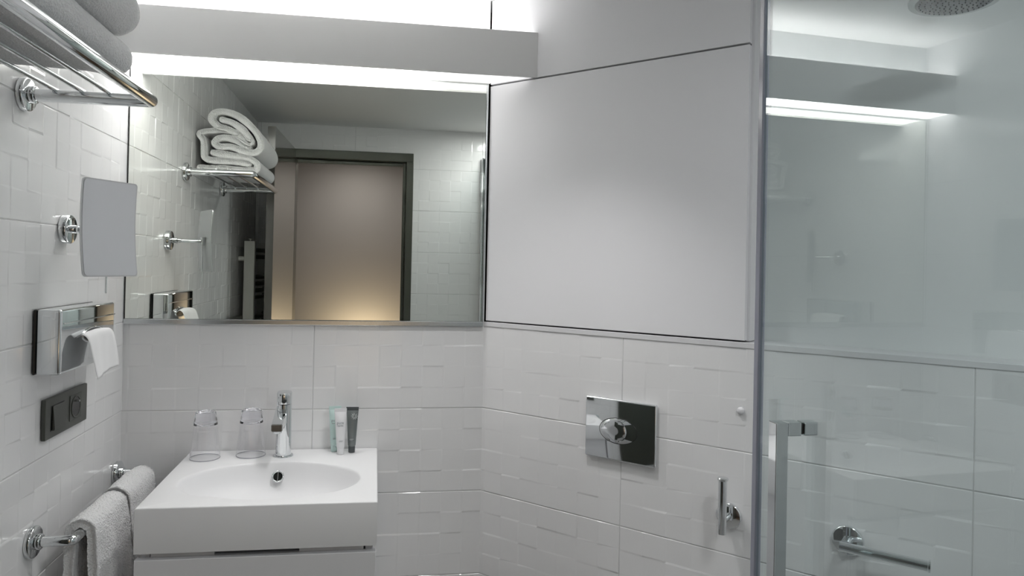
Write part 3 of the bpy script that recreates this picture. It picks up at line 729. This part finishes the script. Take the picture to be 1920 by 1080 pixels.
hs = thing('spare_roll_holder', 'upright chrome spare toilet roll peg on the diagonal wall beside the glass door', 'toilet roll holder', PC(0.745, 0, 0.83))
b = new(); rosette(b, PC(0.742, 0.0006, 0.829), NC, 0.030, 0.009); link('wall_plate', b, CHROME, parent=hs, smooth=True, sharp=35)
b = new(); tube(b, [PC(0.742, 0.0096, 0.829), PC(0.742, 0.046, 0.829)], 0.008, 20); link('neck', b, CHROME, parent=hs, smooth=True, sharp=50)
b = new(); hp = PC(0.716, 0.055, 0); hp = PC(0.742, 0.055, 0)
lathe(b, [(0, 0.800), (0.0095, 0.800), (0.010, 0.802), (0.010, 0.924), (0.0125, 0.926), (0.0130, 0.9295), (0.0115, 0.9315), (0, 0.9325)], V((hp.x, hp.y, 0)), UP, 32)
link('peg', b, CHROME, parent=hs, smooth=True, sharp=40)

rh = thing('toilet_roll_holder', 'chrome toilet roll holder with straight bar on the diagonal wall, behind the shower glass', 'toilet roll holder', PC(1.0, 0, 0.83))
b = new(); rosette(b, PC(0.998, 0.0006, 0.833), NC, 0.032, 0.009); link('wall_plate', b, CHROME, parent=rh, smooth=True, sharp=35)
b = new(); rr_ = [PC(0.998, 0.0096, 0.833), PC(0.998, 0.0395, 0.833)]; tube(b, rr_, 0.0115, 24)
tube(b, [PC(0.990, 0.050, 0.833), PC(1.150, 0.050, 0.833)], 0.0105, 24)
link('bar', b, CHROME, parent=rh, smooth=True, sharp=50)
b = new(); tube(b, [PC(1.1508, 0.050, 0.833), PC(1.1545, 0.050, 0.833)], 0.0125, 24); link('end_stop', b, CHROME, parent=rh, smooth=True, sharp=50)

b = new(); lathe(b, [(0, 0), (0.0085, 0), (0.0085, 0.004), (0.006, 0.007), (0, 0.008)], PC(0.765, 0.0008, 1.083), NC, 28)
tag(link('door_bumper', b, BUMPR, smooth=True, sharp=60), 'small round white bumper on the tiles beside the glass door', 'bumper')

# ---------------------------------------------------------------- shower door
gth = 0.049
def GL(s): return V((1.39 + (-(-1.5+s))*0, 0, 0))
GU = V((-math.sin(gth), math.cos(gth), 0)); GN = V((-math.cos(gth), -math.sin(gth), 0))   # along the pane toward the wall, toward the washbasin
GO = V((1.39, -1.5, 0)) - GU*0 
sE = (-0.957+1.5)/GU.y    # free edge
GA = (GU, GN, UP)
sd = thing('shower_door', 'clear glass shower door with square chrome handle and grey seal', 'shower door', GO + GU*0.25)
b = new(); box(b, (0.0, -0.0025, 0.02), (sE-0.013, 0.0025, 2.10), ax=GA, o=GO); link('glass_pane', b, PANE, parent=sd)
b = new(); box(b, (sE-0.0125, -0.006, 0.02), (sE, 0.006, 2.10), 0.0012, ax=GA, o=GO); box(b, (sE+0.0003, -0.0022, 0.02), (sE+0.007, 0.0015, 2.10), 0.0005, ax=GA, o=GO); link('edge_seal', b, SEAL, parent=sd, label='grey vinyl seal down the free edge')
hz = 1.168; hsn = (-1.075+1.5)/GU.y
hs_ = 0.0105
b = new(); box(b, (hsn-hs_, 0.026, 0.70), (hsn+hs_, 0.047, hz+0.011), 0.0012, ax=GA, o=GO)
box(b, (hsn-hs_, 0.0028, hz-0.0105), (hsn+hs_, 0.0255, hz+0.011), 0.001, ax=GA, o=GO)
box(b, (hsn-hs_, 0.0055, 0.70), (hsn+hs_, 0.0255, 0.7205), 0.001, ax=GA, o=GO)
hh_ = link('handle', b, CHROME, parent=sd)
b = new(); box(b, (hsn-hs_, -0.027, hz-0.0105), (hsn+hs_, -0.0028, hz+0.011), 0.002, ax=GA, o=GO); box(b, (hsn-hs_*.7, -0.0022, hz-0.008), (hsn+hs_*.7, 0.0022, hz+0.0085), ax=GA, o=GO, mi=1)
link('inner_knob', b, [CHROME, BLACK], parent=sd)
# fixed glass panel and wall profile behind it
fx = thing('glass_screen', 'fixed clear glass shower screen between the door and the front wall', 'glass screen', (1.36, -1.8, 0))
P0 = GO - GU*0.012; P1 = V((1.335, YD+0.012, 0)); du = (P0-P1); LL = du.length; du.normalize(); dn = V((-du.y, du.x, 0))
b = new(); box(b, (0.012, -0.004, 0.02), (LL, 0.004, 2.06), ax=(du, dn, UP), o=P1); link('glass_pane', b, PANE, parent=fx)
b = new(); box(b, (-0.004, -0.014, 0.0), (0.028, -0.0045, 2.065), 0.002, ax=(du, dn, UP), o=P1); box(b, (-0.004, 0.0045, 0.0), (0.028, 0.014, 2.065), 0.002, ax=(du, dn, UP), o=P1); box(b, (-0.008, -0.014, 0.0), (-0.0045, 0.014, 2.065), 0.001, ax=(du, dn, UP), o=P1)
link('wall_profile', b, CHROME, parent=fx)

# ---------------------------------------------------------------- shower head
SH = V((1.747, -0.952, 1.927)); sa = V((-0.057, -0.02, -1)).normalized(); r_ = 0.0745
sh = thing('shower_head', 'round grey rain shower head on a wall arm behind the glass', 'shower head', SH)
b = new(); lathe(b, [(0, -0.016), (0.02, -0.016), (0.03, -0.010), (r_-0.002, -0.006), (r_, -0.002), (r_-0.001, 0.002), (r_-0.006, 0.003), (0, 0.003)], SH, sa, 64); link('head_body', b, DCHROME, parent=sh, smooth=True, sharp=50)
b = new(); lathe(b, [(0, 0.0032), (r_-0.012, 0.0032), (r_-0.013, 0.0042), (0, 0.0046)], SH, sa, 64); fc_ = link('spray_face', b, NOZ, parent=sh, smooth=True, sharp=60, label='grey spray face with nozzles')
b = new(); ex, ey = frame_of(sa)
for k in range(1, 7):
    nnz = 6*k
    for j in range(nnz):
        a = 2*PI*j/nnz + k*0.3; rr2 = k*0.0092
        c_ = SH + ex*rr2*math.cos(a) + ey*rr2*math.sin(a)
        lathe(b, [(0, 0.0066), (0.0010, 0.0064), (0.0015, 0.0040)], c_, sa, 8)
nz = link('nozzles', b, GCAP, parent=fc_, label='dark rubber nozzles'); nz['kind'] = 'stuff'
b = new(); top = SH - sa*0.016; wallp = PC(1.0, 0, 0); tdist = (V((top.x, top.y, 0))-OC).dot(TC)
tube(b, arcpath(top, top+V((0, 0, 0.07)), PC(tdist, -REC+0.012, top.z+0.07), 0.03, 6), 0.009, 16)
link('arm', b, CHROME, parent=sh, smooth=True, sharp=50)
b = new(); rosette(b, PC(tdist, -REC+0.0012, top.z+0.07), NC, 0.028, 0.010); link('wall_plate', b, CHROME, parent=sh, smooth=True, sharp=35)

# ---------------------------------------------------------------- towel radiator
ra = thing('towel_radiator', 'white towel radiator on the left wall by the door, seen in the mirror', 'radiator', (0, -1.88, 0.6))
b = new(); box(b, (0.030, -1.688, 0.62), (0.083, -1.645, 1.516), 0.003); link('post', b, RADI, parent=ra)
b = new(); box(b, (0.030, -2.105, 0.62), (0.083, -2.068, 1.516), 0.003); link('post', b, RADI, parent=ra)
b = new(); lathe(b, [(0, 0.0), (0.004, 0.0), (0.004, 0.008), (0.010, 0.008), (0.010, 0.011), (0, 0.012)], V((0.057, -1.666, 1.516)), UP, 20); link('vent_cap', b, RADI, parent=ra)
b = new()
tube(b, [(0.0006, -1.666, 1.424), (0.0295, -1.666, 1.424)], 0.012, 20); link('bracket', b, RADI, parent=ra, smooth=True, sharp=50)
b = new(); tube(b, [(0.0006, -2.086, 1.424), (0.0295, -2.086, 1.424)], 0.012, 20); link('bracket', b, RADI, parent=ra, smooth=True, sharp=50)
k = 0
for z_ in (1.47, 1.435, 1.33, 1.295, 1.26, 1.225, 1.12, 1.085, 1.05, 1.015, 0.90, 0.865, 0.83, 0.72, 0.685):
    b = new(); tube(b, catmull([V((0.070, -1.689, z_)), V((0.098, -1.78, z_)), V((0.104, -1.878, z_)), V((0.098, -1.975, z_)), V((0.070, -2.067, z_))], 4), 0.0115, 12)
    link('tube', b, RADD, parent=ra, smooth=True, sharp=50, label='dark bowed tube' if False else None)

ph = thing('dark_reflection_panel', 'dark olive panel added out of view on the left wall to darken the flush plate reflection', 'reflection panel', (0, -1.2, 0.15))  # invented panel, placed so the chrome flush plate reflects something dark
b = new(); box(b, (0.012, -1.56, 0.15), (0.048, -0.80, 1.14), 0.006); link('panel', b, FRAMEM, parent=ph)
b = new(); box(b, (0.0006, -1.45, 0.35), (0.0118, -1.40, 0.9)); link('bracket', b, STEEL, parent=ph)
b = new(); box(b, (0.0006, -0.96, 0.35), (0.0118, -0.91, 0.9)); link('bracket', b, STEEL, parent=ph)

for o in D.objects:
    if '_base' in o: del o['_base']
